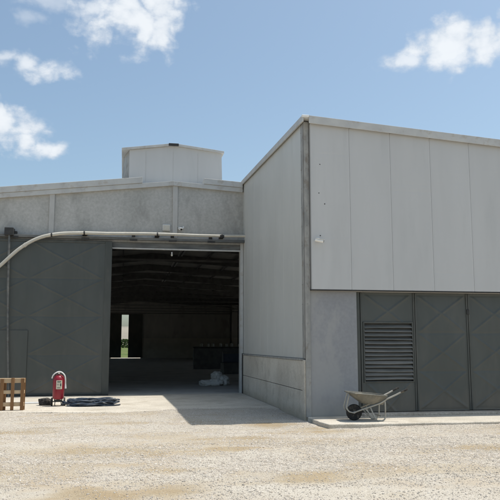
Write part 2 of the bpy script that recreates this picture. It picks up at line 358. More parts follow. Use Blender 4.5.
field = MB(); field.bm.faces.new([field.bm.verts.new(p) for p in ((-300, 84, .0), (300, 84, .0), (300, 700, .0), (-300, 700, .0))])
tag(field.build('field', M['field']), kind='structure')
def ridge(name, mat, y0, y1, x0, x1, h, seed, nx=160, rough=1.0):
    m = MB(); rows = []
    for j in range(7):
        t = j / 6; row = []
        for i in range(nx + 1):
            x = x0 + (x1 - x0) * i / nx
            prof = math.sin(math.pi * t) ** .8
            z = h * prof * (1 + rough * .55 * fbm(x / (x1 - x0) * 14, seed + t, 0, 5)) - .3
            row.append(m.bm.verts.new((x, y0 + (y1 - y0) * t, z)))
        rows.append(row)
    for A, B in zip(rows, rows[1:]):
        for i in range(nx): m.bm.faces.new((A[i], A[i + 1], B[i + 1], B[i]))
    return tag(m.build(name, mat, smooth=True), kind='structure')
ridge('hills', M['hills'], 2600, 4200, -3000, 3000, 75, 3.3)
hd = MB()
for i in range(4500):
    x = random.uniform(-60, 60); y = 300 + random.uniform(-4, 4); z = random.random() ** .7 * (3.6 + 1.2 * fbm(x * .15, 3)); s = random.uniform(.18, .42)
    q = Matrix.Rotation(random.uniform(0, 6.28), 3, Vector((random.random() - .5, random.random() - .5, random.random() - .5 + .01)).normalized())
    hd.box(x - s, x + s, y - s * .6, y + s * .6, z - s * .35, z + s * .35, rot=q)
tag(hd.build('hedge', M['hedge']), 'dark green hedgerow across the far field seen through the door gap', 'hedge', kind='stuff')

# slabs
def slab(name, poly, z0, z1, mat, parent=None, jag=.0, bevel=.015, sub=.18):
    pts = []
    n = len(poly)
    for i in range(n):
        a, b = Vector(poly[i]), Vector(poly[(i + 1) % n]); L = (b - a).length; k = max(1, int(L / sub)) if jag and poly[i][-1] < 17.9 and poly[(i + 1) % n][-1] < 17.9 else 1
        nn = Vector((-(b - a).y, (b - a).x)).normalized()
        for q in range(k):
            p = a.lerp(b, q / k)
            if jag and q: p = p + nn * jag * fbm(p.x * 2.1, p.y * 2.1, 3, 3)
            pts.append((p.x, p.y))
    return MB().prism(pts, z0, z1, 'Z').build(name, mat, parent, bevel=bevel)
ap = slab('pavement', [(-16, 18.6), (-7, 17.8), (-2.9, 17.25), (-1.2, 16.85), (0, 16.55), (.7, 16.85), (1.5, 17.3), (2.6, 17.15), (SX - .035, 16.9), (SX - .035, GY - .02), (-16, GY - .02)], -.2, .03, M['slab'], jag=.12)
tag(ap, kind='structure')
pl = slab('kerb', [(3.88, PY - .02), (3.86, 14.0), (3.93, 13.12), (4.6, 13.06), (6, 13.02), (8, 12.93), (12, 12.9), (19, 12.9), (19, PY - .02)], -.2, .07, M['slab'], jag=.05, bevel=.02)
tag(pl, kind='structure')
fl = MB().box(XL + .2, XR - .2, GY, BY, -.2, .026).build('floor', M['floor']); tag(fl, kind='structure')

# ------------------------------------------------------------------ shed
shed = thing('industrial_shed', 'long concrete gabled shed with a dark open doorway and grey sliding door', 'shed', (RX, GY, 0))
def S(mb, name, mat, par=None, **k):
    o = mb.build(name, mat, None, **k); par = par or shed
    o.parent = par; o.matrix_parent_inverse = Matrix.Translation(-Vector((RX, GY, 0))) if par == shed else Matrix()
    return o
OX0, OX1, OZ = -.42, 3.75, 4.66
m = MB()
m.prism([(XL, -.2), (OX0, -.2), (OX0, roofz(OX0)), (XL, roofz(XL))], GY, GY + .2)
m.prism([(OX0, OZ), (OX1, OZ), (OX1, roofz(OX1)), (RX, roofz(RX)), (OX0, roofz(OX0))], GY, GY + .2)
m.prism([(OX1, -.2), (XR, -.2), (XR, roofz(XR)), (OX1, roofz(OX1))], GY, GY + .2)
S(m, 'gable_wall', M['concrete'])
for x, w in ((-2.33, .16), (1.58, .16), (-6.3, .16)):
    S(MB().box(x - w / 2, x + w / 2, GY - .05, GY - .002, 5.03, roofz(x) + .02), 'pilaster', M['pilaster'], bevel=.008)
# verge trims
def verge(xa, xb, zo, h, y0, y1):
    return MB().prism([(xa, roofz(xa) + zo), (xb, roofz(xb) + zo), (xb, roofz(xb) + zo + h), (xa, roofz(xa) + zo + h)], y0, y1)
m = MB()
for a, b in ((XL - .1, RX), (RX, SX - .04)):
    m.prism([(a, roofz(a) - .03), (b, roofz(b) - .03), (b, roofz(b) + .12), (a, roofz(a) + .12)], GY - .10, GY - .004)
S(m, 'verge_trim', M['trim'], bevel=.006)
S(verge(XL - .1, .50, .123, .20, GY - .13, GY + .5), 'roof_edge', M['trim'], bevel=.01)
S(verge(2.52, SX - .04, .123, .19, GY - .13, GY + .5), 'roof_edge', M['trim'], bevel=.01)
# roof, slot left open under the ridge ventilator
S(MB().prism([(XL - .3, roofz(XL - .3) + .02), (RX, roofz(RX) + .02), (XR + .3, roofz(XR + .3) + .02), (XR + .3, roofz(XR + .3) + .10), (RX, roofz(RX) + .10), (XL - .3, roofz(XL - .3) + .10)], GY + .02, BY + .2), 'roof', M['roof'])
S(MB().prism([(XL + .21, roofz(XL + .21) - .01), (RX, roofz(RX) - .01), (XR - .21, roofz(XR - .21) - .01), (XR - .21, roofz(XR - .21) + .01), (RX, roofz(RX) + .01), (XL + .21, roofz(XL + .21) + .01)], GY + .21, BY - .01), 'ceiling_lining', M['inside'])
# walls
S(MB().box(XL, XL + .2, GY + .2, BY, -.2, 1.4), 'side_wall', M['inside'])
S(MB().box(XL, XL + .2, GY + .2, 34, 1.402, roofz(XL)).box(XL, XL + .2, 34.002, BY, 3.0, roofz(XL)), 'side_cladding', M['inside'])  # unseen band between the pieces left open so sky light brightens the interior
S(MB().box(XR - .2, XR, GY + .2, BY, -.2, 2.3), 'side_wall', M['inside_light'])
S(MB().box(XR - .18, XR - .02, GY + .2, 30, 2.302, roofz(XR)).box(XR - .18, XR - .02, 30.002, 62, 3.1, roofz(XR)).box(XR - .18, XR - .02, 62.002, BY, 2.302, roofz(XR)), 'side_cladding', M['inside'])
m = MB()
m.prism([(XL, -.2), (-1.3, -.2), (-1.3, 4.85), (XL, 4.85)], BY, BY + .2)
m.prism([(1.95, -.2), (XR, -.2), (XR, 2.25), (1.95, 2.25)], BY, BY + .2)
S(m, 'back_wall', M['inside_light'])
m = MB()
m.prism([(1.95, 2.25), (XR, 2.25), (XR, 4.85), (1.95, 4.85)], BY + .04, BY + .16)
m.prism([(XL, 4.85), (XR, 4.85), (XR, roofz(XR)), (RX, roofz(RX)), (XL, roofz(XL))], BY + .02, BY + .18)
S(m, 'back_cladding', M['inside'])
bd = S(MB().box(-1.6, -.20, BY - .12, BY - .04, .09, 4.95), 'back_door', M['door_frame'])
S(MB().box(.56, 2.1, BY - .12, BY - .04, .09, 4.95), 'back_door', M['door_frame'])
# frames inside
ys = [GY + .6 + 5.6 * i for i in range(11)]
for y in ys[1:]:
    m = MB()
    for a, b in ((XL + .2, RX), (RX, XR - .2)):
        m.prism([(a, roofz(a) - .42), (b, roofz(b) - .42), (b, roofz(b) - .02), (a, roofz(a) - .02)], y - .09, y + .09)
    m.box(XL + .3, XR - .3, y - .03, y + .03, 5.0, 5.08)
    S(m, 'rafter', M['steel'])
    for x in (XL + .35, XR - .35):
        S(MB().box(x - .1, x + .1, y - .1, y + .1, 0, 5.0 if abs(x) < 8 else roofz(x) - .4), 'column', M['steel'])
for x in (-8, -6.4, -4.8, -3.2, -1.6, -.1, 3.1, 4.7, 6.3, 7.9, 9.5, 11.1):
    S(MB().box(x - .035, x + .035, GY + .3, BY, roofz(x) - .12, roofz(x) + .01), 'purlin', M['steel'])
# doorway trims, track
S(MB().box(OX1, OX1 + .10, GY - .06, GY - .003, 0.03, OZ + .3), 'door_jamb', M['trim'], bevel=.006)
S(MB().box(OX0 - .05, OX1, GY - .07, GY - .003, OZ - .035, OZ + .015), 'lintel_trim', M['trim'], bevel=.005)
S(MB().box(OX0 - .05, OX1, GY - .05, GY - .004, OZ + .02, OZ + .18), 'lintel', M['track'], bevel=.01)
m = MB().box(-9, OX1 + .1, GY - .26, GY - .12, 4.90, 4.985)
m.box(-9, OX1 + .1, GY - .12, GY - .04, 4.955, 4.985)
trk = S(m, 'door_track', M['track'], bevel=.008)
for x in (-6, -3.4, -1.25, .25, 1.5, 2.75):
    S(MB().box(x - .05, x + .05, GY - .14, GY - .003, 4.99, 5.10).box(x - .12, x + .12, GY - .275, GY - .24, 4.87, 4.93), 'track_bracket', M['dark'], bevel=.006)
# sliding door: cross-broken steel sheet on a tube frame
def crossbreak(cells, pyr=.020, rid=.014, sig=.022, wob=.006):
    def fn(x, z):
        h = wob * fbm(x * .9, z * .9, 5, 3)
        x += .016 * fbm(x * 1.1, z * 1.3, 8, 2); z += .016 * fbm(x * 1.2, z * 1.1, 2, 2)
        for a, b, c, d in cells:
            if a <= x <= b and c <= z <= d:
                u = (x - (a + b) / 2) / ((b - a) / 2); v = (z - (c + d) / 2) / ((d - c) / 2)
                h += pyr * (1 - max(abs(u), abs(v)))
                k = math.hypot(1 / ((b - a) / 2), 1 / ((d - c) / 2))
                q = min(abs(u - v), abs(u + v)) / k
                e = min(1, (1 - max(abs(u), abs(v))) * 6)
                h += rid * math.exp(-(q / sig) ** 2) * e
                t = min((1 - abs(v)) * (d - c) / 2, (1 - abs(u)) * (b - a) / 2)
                h -= .006 * math.exp(-(t / .02) ** 2)
        return h
    return fn
DX0, DX1, DZ0, DZ1 = -5.35, -.41, .05, 4.84
cells = []
for x0, x1 in ((-5.18, -2.92), (-2.92, -.66)):
    for k in range(4): cells.append((x0, x1, .08 + 1.18 * k, .08 + 1.18 * (k + 1)))
sd = S(MB().height(DX0 + .02, DX1 - .02, DZ0 + .02, DZ1 - .02, GY - .19, crossbreak(cells), .022, .04), 'sliding_door', M['door'], smooth=True)
m = MB()
for x0, x1 in ((DX0, DX0 + .22), (DX1 - .22, DX1)): m.box(x0, x1, GY - .215, GY - .13, DZ0, DZ1)
m.box(DX0 + .22, DX1 - .22, GY - .213, GY - .13, DZ1 - .07, DZ1); m.box(DX0 + .22, DX1 - .22, GY - .213, GY - .13, DZ0, DZ0 + .06)
S(m, 'door_frame', M['door_frame'], sd, bevel=.01)
wk = S(MB().box(-3.72, -2.88, GY - .222, GY - .20, .12, 2.02), 'wicket_door', M['door'], sd, bevel=.006)
S(MB().box(-9.6, DX0 - .06, GY - .2, GY - .12, .05, 4.84), 'sliding_door', M['door_frame'])
S(MB().box(-9.6, DX1, GY - .30, GY - .05, -.02, .052), 'door_sill', M['dark'])
# ridge ventilator
MY = 23.2
mz = lambda z: z
m = MB()
m.prism([(.06, 6.62), (3.26, 6.62), (3.22, 8.18), (1.55, 8.36), (.06, 8.145)], MY, MY + .12)
m.prism([(3.0, 6.62), (3.26, 6.62), (3.22, 8.18), (3.0, 8.19)], MY + .122, VY)
m.prism([(-.2, 6.62), (-.1, 6.62), (-.09, 8.12), (-.13, 8.12)], MY + .91, VY)
m.prism([(.06, 6.62), (3.26, 6.62), (3.22, 8.18), (1.55, 8.36), (.06, 8.145)], VY, VY + .12)
mon = S(m, 'roof_ventilator', M['panel'])
m = MB().hexa([(.058, MY + .01, 6.5), (.058, MY + .9, 6.5), (-.20, MY + .9, 6.5), (-.24, MY + .75, 6.5), (.058, MY + .01, 8.14), (.058, MY + .9, 8.14), (-.09, MY + .9, 8.13), (-.10, MY + .75, 8.13)])
S(m, 'shaded_side_panel', M['trim_dirty_shade'], mon)  # darker grey puts the shade of this left face into its colour
m = MB()
for a, za, b, zb in ((-.20, 8.115, 1.55, 8.365), (1.55, 8.365, 3.30, 8.17)):
    m.prism([(a, za), (b, zb), (b, zb + .075), (a, za + .075)], MY - .10, VY + .2)
S(m, 'ventilator_roof', M['trim'], mon, bevel=.005)
S(MB().box(1.38, 1.72, MY - .13, MY - .10, 8.335, 8.43), 'ridge_cap', M['dark'], mon, bevel=.01)
for x in (.62, 1.55, 2.40): S(MB().box(x - .005, x + .005, MY - .006, MY + .01, 6.7, 8.15), 'panel_seam', M['trim'], mon)
S(MB().box(-.27, 3.3, MY - .16, MY - .003, 6.88, 6.98), 'base_flashing', M['trim'], mon, bevel=.01)

# ------------------------------------------------------------------ annex
annex = thing('panel_annex', 'tall pale panel-clad annex standing forward right of the shed doorway', 'building', (SX, PY, 0))
def A(mb, name, mat, par=None, **k):
    o = mb.build(name, mat, None, **k); par = par or annex
    o.parent = par; o.matrix_parent_inverse = Matrix.Translation(-Vector((SX, PY, 0))) if par == annex else Matrix()
    return o
AX1 = 18.0
# side cladding in metre-wide panels
m = MB(); y = PY + .03; k = 0
yy = [PY + .03] + [15.55 + i for i in range(7)] + [GY + .6]
for a, b in zip(yy, yy[1:]):
    a += .003; b -= .003
    m.hexa([(SX, a, 1.29), (SX + .1, a, 1.29), (SX + .1, b, 1.29), (SX, b, 1.29), (SX, a, annexz(SX, a)), (SX + .1, a, annexz(SX, a)), (SX + .1, b, annexz(SX, b)), (SX, b, annexz(SX, b))])
A(m, 'side_cladding', M['panel_side'], bevel=.004, seg=1)
A(MB().box(SX + .1, SX + .16, PY + .1, GY, 0, 6.5), 'side_lining', M['inside'])
# concrete base of the side wall, with shuttering joints
m = MB()
for a, b in ((PY + .18, 17.05), (17.062, 19.6), (19.612, GY - .07)):
    for c, d in ((-.2, .60), (.612, 1.24)): m.box(SX - .028, SX + .14, a, b, c, d)
A(m, 'base_wall', M['base_concrete'], bevel=.006, seg=1)
A(MB().box(SX - .034, SX + .1, PY + .002, PY + .176, -.2, 1.262), 'corner_block', M['base_concrete'], bevel=.012)
A(MB().box(SX - .045, SX + .02, PY + .1, GY - .07, 1.2425, 1.285), 'base_flashing', M['trim_dirty_shade'], bevel=.004)
A(MB().box(SX - .06, SX - .031, GY - .16, GY - .10, .03, 1.30), 'end_angle', M['dark'])
# corner angles
A(MB().box(SX - .012, SX - .002, PY + .004, PY + .20, 1.29, annexz(SX, PY) - .02), 'corner_trim', M['trim_dirty_shade'], bevel=.003)
A(MB().box(SX - .002, SX + .11, PY - .035, PY - .003, 1.1, annexz(SX, PY) - .03).box(SX + .0, SX + .11, PY - .03, PY - .003, .06, 1.1), 'corner_trim', M['trim_dirty_shade'], bevel=.003)
for i in range(12):
    z = 1.6 + i * .43
    A(MB().lathe([(.010, 0), (.010, -.008), (.004, -.012)], (SX + .05, PY - .035, z), 8, 'Y'), 'trim_bolt', M['trim_dirty_shade'])
    A(MB().lathe([(.009, 0), (.009, -.008), (.004, -.012)], (SX - .012, PY + .16, z), 8, 'X'), 'trim_bolt', M['trim_dirty_shade'])
# front cladding
seams = [SX + .13, 4.89] + [4.89 + .965 * i for i in range(1, 14)]
m = MB()
for a, b in zip(seams, seams[1:]):
    a2, b2 = a + .002, b - .002; sd_ = random.random() * 50
    cr = [(random.uniform(3.1, 6.1), random.choice((-1, 1)) * random.uniform(.001, .0028), random.uniform(.008, .02)) for _ in range(3)]
    def fn(x, z, a2=a2, b2=b2, sd_=sd_, cr=cr):
        e = min(x - a2, b2 - x)
        h = .010 * fbm(x * .9 + sd_, z * .45, sd_, 3) * smooth(0, .12, e) - .006 * math.exp(-(e / .008) ** 2)
        for c, d, w in cr: h += d * math.exp(-((z - c - .02 * fbm(x * 2, sd_)) / w) ** 2)
        return h
    m.height(a2, b2, 2.775, annexz(b2, PY) - .02, FY, fn, .022, PY - .01 - FY)
A(m, 'front_cladding', M['panel'], smooth=True)
for x, z in ((4.17, 4.9), (4.2, 5.55), (4.30, 4.66), (4.19, 3.95)):
    A(MB().lathe([(.013, 0), (.013, -.006), (.006, -.010)], (x, FY, z), 10, 'Y'), 'cladding_screw', M['dark'])
A(MB().box(SX + .12, AX1, FY + .0, PY, 2.752, 2.772), 'drip_trim', M['dark'])
# backing, lower wall, roof
A(MB().box(SX + .11, 5.03, PY, PY + .25, -.2, 2.745), 'lower_wall', M['pillar'], bevel=.01)
A(MB().prism([(SX + .11, 2.74), (AX1, 2.74), (AX1, annexz(AX1, PY) - .04), (SX + .11, annexz(SX, PY) - .04)], PY + .002, PY + .1), 'backing', M['inside'])
A(MB().box(5.07, AX1 - .12, PY + .6, PY + .7, -.2, 3.2).box(5.07, AX1 - .12, PY + .1, PY + .598, 2.74, 2.80), 'backing', M['dark'])  # added behind the doors to block sky showing through the gap above them
A(MB().box(AX1 - .1, AX1, PY + .11, GY, -.2, 6.0), 'side_cladding', M['panel_side'])
m = MB(); x0, x1, y0, y1 = SX - .04, AX1 + .1, FY - .06, GY + .8
q = [(x0, y0), (x1, y0), (x1, y1), (x0, y1)]
m.hexa([(x, y, annexz(x, y) + .012) for x, y in q] + [(x, y, annexz(x, y) + .06) for x, y in q])
A(m, 'roof', M['roof'])
m = MB(); m.prism([(SX + .08, annexz(SX + .08, PY) - .10), (AX1, annexz(AX1, PY) - .10), (AX1, annexz(AX1, PY) + .075), (SX + .08, annexz(SX + .08, PY) + .075)], FY - .09, FY - .062)
A(m, 'front_fascia', M['trim'], bevel=.004)
a, b = FY - .09, GY + .8
A(MB().hexa([(SX - .075, a, annexz(SX, a) - .07), (SX - .043, a, annexz(SX, a) - .07), (SX - .043, b, annexz(SX, b) - .07), (SX - .075, b, annexz(SX, b) - .07), (SX - .075, a, annexz(SX, a) + .075), (SX - .043, a, annexz(SX, a) + .075), (SX - .043, b, annexz(SX, b) + .075), (SX - .075, b, annexz(SX, b) + .075)]), 'verge_trim', M['trim'], bevel=.004)
A(MB().box(SX - .08, SX + .08, FY - .10, FY - .02, annexz(SX, FY) + .03, annexz(SX, FY) + .085), 'corner_cap', M['white'], bevel=.012)
# sill and doors
A(slab('sill', [(5.08, 14.32), (12, 14.30), (AX1, 14.30), (AX1, 14.9), (5.08, 14.9)], .0, .125, M['sill'], bevel=.02) and MB().box(5.2, 5.3, 14.6, 14.7, .0, .05), 'packing', M['sill'])
bpy.data.objects['sill'].parent = annex; bpy.data.objects['sill'].matrix_parent_inverse = Matrix.Translation(-Vector((SX, PY, 0)))
DY = 14.64
m = MB().box(5.032, 5.12, DY - .06, DY + .06, .126, 2.74); m.box(5.12, AX1 - .1, DY + .03, DY + .10, 2.64, 2.75)
A(m, 'door_frame', M['door_frame'], bevel=.008)
lw = 1.285; lx = 5.14
for k in range(10):
    a = lx + lw * k; b = a + lw - .012
    if b > AX1: break
    rows = [(.16, 1.0), (1.0, 1.84), (1.84, 2.70)]
    cells = [(a + .05, b - .05, c, d) for c, d in rows]
    fn = crossbreak(cells, .016, .014, .020, .005)
    d = MB()
    if k == 0:
        base = crossbreak([(a + .08, b - .08, 1.92, 2.70), (a + .08, b - .08, -.3, .80)], .016, .014, .020, .005)
        d.height(a, b, 2.085, 2.735, DY - .02, base, .022, .04)
        d.height(a, b, .14, .765, DY - .02, base, .022, .04)
        d.box(a, a + .06, DY - .02, DY + .02, .768, 2.082); d.box(b - .04, b, DY - .02, DY + .02, .768, 2.082)
    else: d.height(a, b, .14, 2.735, DY - .02, fn, .022, .04)
    door = A(d, 'metal_door', M['door'], smooth=True)
    fr = MB()
    for u, v in ((a, a + .035), (b - .035, b)): fr.box(u, v, DY - .04, DY - .016, .145, 2.73)
    A(fr, 'door_edge', M['door_frame'], door, bevel=.004)
    if k == 1:
        A(MB().box(b - .03, b + .03, DY - .06, DY - .03, 2.26, 2.38), 'hinge', M['dark'], door, bevel=.01)
    if k == 0:
        lv = MB()
        lv.box(a + .058, a + .085, DY - .045, DY + .0, .766, 2.09); lv.box(b - .075, b - .045, DY - .045, DY, .766, 2.09)
        lv.box(a + .085, b - .075, DY - .045, DY, 2.055, 2.09); lv.box(a + .085, b - .075, DY - .045, DY, .766, .79)
        A(lv, 'louver_frame', M['door_frame'], door, bevel=.004)
        A(MB().box(a + .07, b - .05, DY + .03, DY + .045, .76, 2.09), 'louver_back', M['dark'], door)
        ns = 14
        for i in range(ns):
            z = .835 + i * (1.21 / ns); t = random.uniform(-.010, .010); bow = random.uniform(-.012, .008); sg = MB()
            X0, X1 = a + .088, b - .078; nn = 10; g = []
            tl = R(40 + random.uniform(-12, 14))
            for q in range(nn + 1):
                u = q / nn; x = X0 + (X1 - X0) * u; dz = t * (u - .5) + bow * math.sin(math.pi * u) + .002 * fbm(x * 6, z * 9)
                c, s_ = math.cos(tl) * .092, math.sin(tl) * .092
                g.append([sg.bm.verts.new((x, yy_, zz_ + dz)) for yy_, zz_ in ((DY - .05, z - .012), (DY - .05, z), (DY - .05 + s_ * .9, z + c * .8), (DY - .05 + s_ * .9, z + c * .8 - .01), (DY - .046, z - .008))])
            for A_, B_ in zip(g, g[1:]):
                for r_ in range(5): sg.bm.faces.new((A_[r_], A_[(r_ + 1) % 5], B_[(r_ + 1) % 5], B_[r_]))
            sg.bm.faces.new(g[0]); sg.bm.faces.new(g[-1][::-1])
            A(sg, 'louver_slat', M['louver'], door)

# ------------------------------------------------------------------ fixtures on the walls
pp = thing('conduit_pipe', 'cream plastic pipe curving up and running along above the shed doorway', 'pipe', (-2, GY - .4, 5.05))
def at(root, o): o.parent = root; o.matrix_parent_inverse = root.matrix_basis.inverted(); return o
path = arc([(-6.4, GY - .40, 1.6), (-5.1, GY - .40, 2.75), (-4.35, GY - .40, 3.42), (-3.75, GY - .40, 3.98), (-3.20, GY - .40, 4.52), (-2.65, GY - .40, 4.86), (-2.05, GY - .40, 5.01), (-1.3, GY - .40, 5.06)], 8)
path += [Vector((x, GY - .40 + .12 * smooth(-1, 3.5, x), 5.06 + .012 * math.sin(x * 1.7) + .012 * (x + 1.3))) for x in (-.6, 0, .6, 1.2, 1.8, 2.4, 3.0, 3.5, 3.88)]
rr = [(.054) - .010 * smooth(-1.5, 3, p.x) for p in path]
at(pp, MB().tube(path, rr, 14).build('pipe', M['pipe'], smooth=True))
for x, z, h in ((-2.27, 4.97, 0), (-1.28, 5.06, 1), (1.0, 5.08, 1), (3.1, 5.1, 1)):
    m = MB().lathe([(.066, -.022), (.066, .022)], (x, GY - .40 + .12 * smooth(-1, 3.5, x), z), 16, 'X')
    if h: m.box(x - .07, x + .07, GY - .33, GY - .002, z - .05, z + .03)
    else: m.box(x - .02, x + .02, GY - .36, GY - .002, z - .02, z + .02)
    at(pp, m.build('pipe_clamp', M['dark'], bevel=.004))
at(pp, MB().lathe([(.063, -.05), (.063, .05)], (0, 0, 0), 16, 'X').build('pipe_coupling', M['pipe'], loc=(-3.05, GY - .40, 4.63)))
pp.children[-1].rotation_euler = (0, R(-40), 0); pp.children[-1].matrix_parent_inverse = pp.matrix_basis.inverted()

vp = thing('vertical_pipe', 'thin grey steel pipe standing upright in front of the sliding door, box on top', 'pipe', (-3.48, GY - .34, 0))
vp.rotation_euler = (0, 0, 0)
MB().tube([(.14, 0, .03), (.05, 0, 1.6), (-.03, 0, 3.4), (-.06, 0, 5.0)], (.035), 10).build('pipe', M['track'], vp, smooth=True)
MB().box(-.20, .06, -.06, .30, 4.93, 5.17).build('junction_box', M['dark'], vp, bevel=.01)

def cctv(label, loc, rz, tilt=-12):
    o = thing('security_camera', label, 'camera', loc, rz, 'security cameras on the walls')
    MB().lathe([(.05, 0), (.05, -.025), (.035, -.03)], (0, 0, 0), 16, 'Y').tube(arc([(0, -.02, 0), (0, -.09, -.01), (0, -.12, -.03)], 5), .017, 8).build('wall_bracket', M['white'], o, smooth=True)
    q = Matrix.Rotation(R(tilt), 4, 'Y')
    h = MB().lathe([(.03, -.11), (.042, -.10), (.044, .09), (.040, .12)], (0, 0, 0), 16, 'X').build('camera_body', M['white'], o, smooth=True)
    h.matrix_local = Matrix.Translation((.02, -.14, -.045)) @ Matrix.Rotation(R(-tilt), 4, 'Y')
    MB().box(-.10, .15, -.05, .05, .038, .048).build('sun_shield', M['white'], h, bevel=.006)
    MB().lathe([(.033, .12), (.034, .128), (.02, .134)], (0, 0, 0), 16, 'X').build('lens', M['lens'], h, smooth=True)
    return o
cctv('white bullet security camera on the pale front cladding of the annex', (4.14, FY, 3.86), R(-14)).scale = (.8, .8, .8)
cctv('white security camera above the shed doorway, beside the concrete pilaster', (1.86, GY, 5.38), R(-70), -18)
jb = thing('junction_box', 'small white junction box above the doorway, left of the pilaster', 'box', (1.30, GY, 5.36))
MB().box(-.12, .12, -.09, -.002, -.10, .10).build('box_body', M['white'], jb, bevel=.012)
MB().box(-.105, .105, -.105, -.09, -.08, .08).build('box_lid', M['pipe'], jb, bevel=.006)
hl = thing('hanging_bulb', 'small bare light bulb hanging in the top of the dark doorway', 'lamp', (1.49, GY - .10, 4.63))
MB().tube([(0, 0, 0), (0, 0, -.08)], .006, 6).build('cord', M['dark'], hl)
MB().lathe([(.02, -.08), (.022, -.12)], n=12).build('socket', M['white'], hl)
MB().lathe([(.012, -.12), (.03, -.15), (.034, -.175), (.02, -.205), (.004, -.21)], n=14).build('bulb', M['pipe'], hl, smooth=True)

# ------------------------------------------------------------------ wheeled fire extinguisher
AZ = .03
ex = thing('fire_extinguisher', 'red wheeled fire extinguisher with a white hose in front of the grey sliding door', 'extinguisher', (-1.60, 18.62, AZ), R(4))
MB().lathe([(.06, .16), (.125, .18), (.143, .225), (.145, .40), (.145, .64), (.135, .70), (.10, .755), (.05, .785), (.03, .79)], n=32).build('cylinder', M['red'], ex, smooth=True)
v = MB().lathe([(.03, .785), (.03, .82), (.022, .825), (.022, .85)], n=14).box(-.05, .05, -.012, .012, .835, .85).build('valve', M['dark'], ex, bevel=.003)
MB().lathe([(.028, 0), (.028, -.012)], (0, -.035, .835), 14, 'Y').build('gauge', M['white'], v)
hz_ = arc([(.02, -.03, .84), (-.06, -.05, .855), (-.125, -.07, .80), (-.155, -.06, .72)], 6)
MB().tube(arc([(-.17, -.04, .70), (-.145, -.07, .775), (-.08, -.08, .835), (.0, -.06, .865), (.08, -.08, .84), (.145, -.08, .765), (.165, -.07, .66), (.168, -.05, .56)], 7), .016, 10).build('hose', M['white'], ex, smooth=True)
MB().tube([(.168, -.05, .57), (.170, -.05, .50), (.172, -.05, .44)], [.016, .022, .025], 10).build('nozzle', M['white'], ex, smooth=True)
def curved(w, z0, z1, r, th, mat, name, par, ang0=0):
    m = MB(); n = 10; a0 = w / r / 2; G = []
    for i in range(n + 1):
        a = ang0 - a0 + 2 * a0 * i / n; s_, c_ = math.sin(a), math.cos(a)
        G.append([m.bm.verts.new((s_ * q, -c_ * q, z)) for q, z in ((r, z0), (r, z1), (r + th, z1), (r + th, z0))])
    for a_, b_ in zip(G, G[1:]):
        for k in range(4): m.bm.faces.new((a_[k], a_[(k + 1) % 4], b_[(k + 1) % 4], b_[k]))
    m.bm.faces.new(G[0]); m.bm.faces.new(G[-1][::-1])
    return m.build(name, mat, par, smooth=True)
lb = curved(.15, .43, .65, .1455, .002, M['label'], 'label', ex, .10)
for z0, z1, w, a in ((.60, .625, .10, .10), (.50, .575, .035, .36), (.47, .48, .09, .08), (.45, .458, .09, .08), (.555, .562, .06, -.1), (.53, .537, .06, -.1)):
    curved(w, z0, z1, .1476, .0008, M['ink'], 'label_print', lb, a)
m = MB()
for sx_ in (-1, 1): m.tube(arc([(sx_ * .09, .13, .12), (sx_ * .10, .16, .5), (sx_ * .09, .16, .82)], 5), .012, 8)
m.tube([(-.09, .16, .82), (.09, .16, .82)], .012, 8); m.box(-.10, .10, -.10, .13, .12, .145); m.tube([(-.17, .06, .105), (.17, .06, .105)], .012, 8)
m.tube(arc([(-.07, -.10, .13), (-.07, -.12, .02), (.07, -.12, .02), (.07, -.10, .13)], 5), .010, 8)
m.build('trolley', M['dark'], ex, smooth=True)
for sx_ in (-1, 1):
    w = MB().lathe([(.075, -.022), (.10, -.02), (.105, 0), (.10, .02), (.075, .022)], (sx_ * .155, .06, .105), 24, 'X').build('wheel', M['black'], ex, smooth=True)
    MB().lathe([(.072, -.02), (.072, .02)], (sx_ * .155, .06, .105), 20, 'X').build('rim', M['tube'], w)

# ------------------------------------------------------------------ wooden pallet standing on edge
pa = thing('wooden_pallet', 'orange brown wooden pallet standing on edge on the apron at the left', 'pallet', (-2.88, 17.60, AZ), R(3))
for i, x in enumerate((-.92, -.70, -.49, -.245, -.02)):
    w = (.08, .085, .08, .075, .08)[i]
    MB().box(x - w / 2 + .55, x + w / 2 + .55, -.078, -.053, .0 + .008 * (i % 2), .765 - .010 * (i % 3)).build('deck_board', M['wood'], pa, bevel=.004)
for z, h in ((.14, .045), (.43, .04), (.70, .055)): MB().box(-.43, .575, -.052, .05, z - h, z + h).build('stringer', M['wood_pale'], pa, bevel=.006)
for x in (-.37, .10, .54): MB().box(x - .05, x + .05, .051, .072, 0.0, .755).build('back_board', M['wood'], pa, bevel=.004)

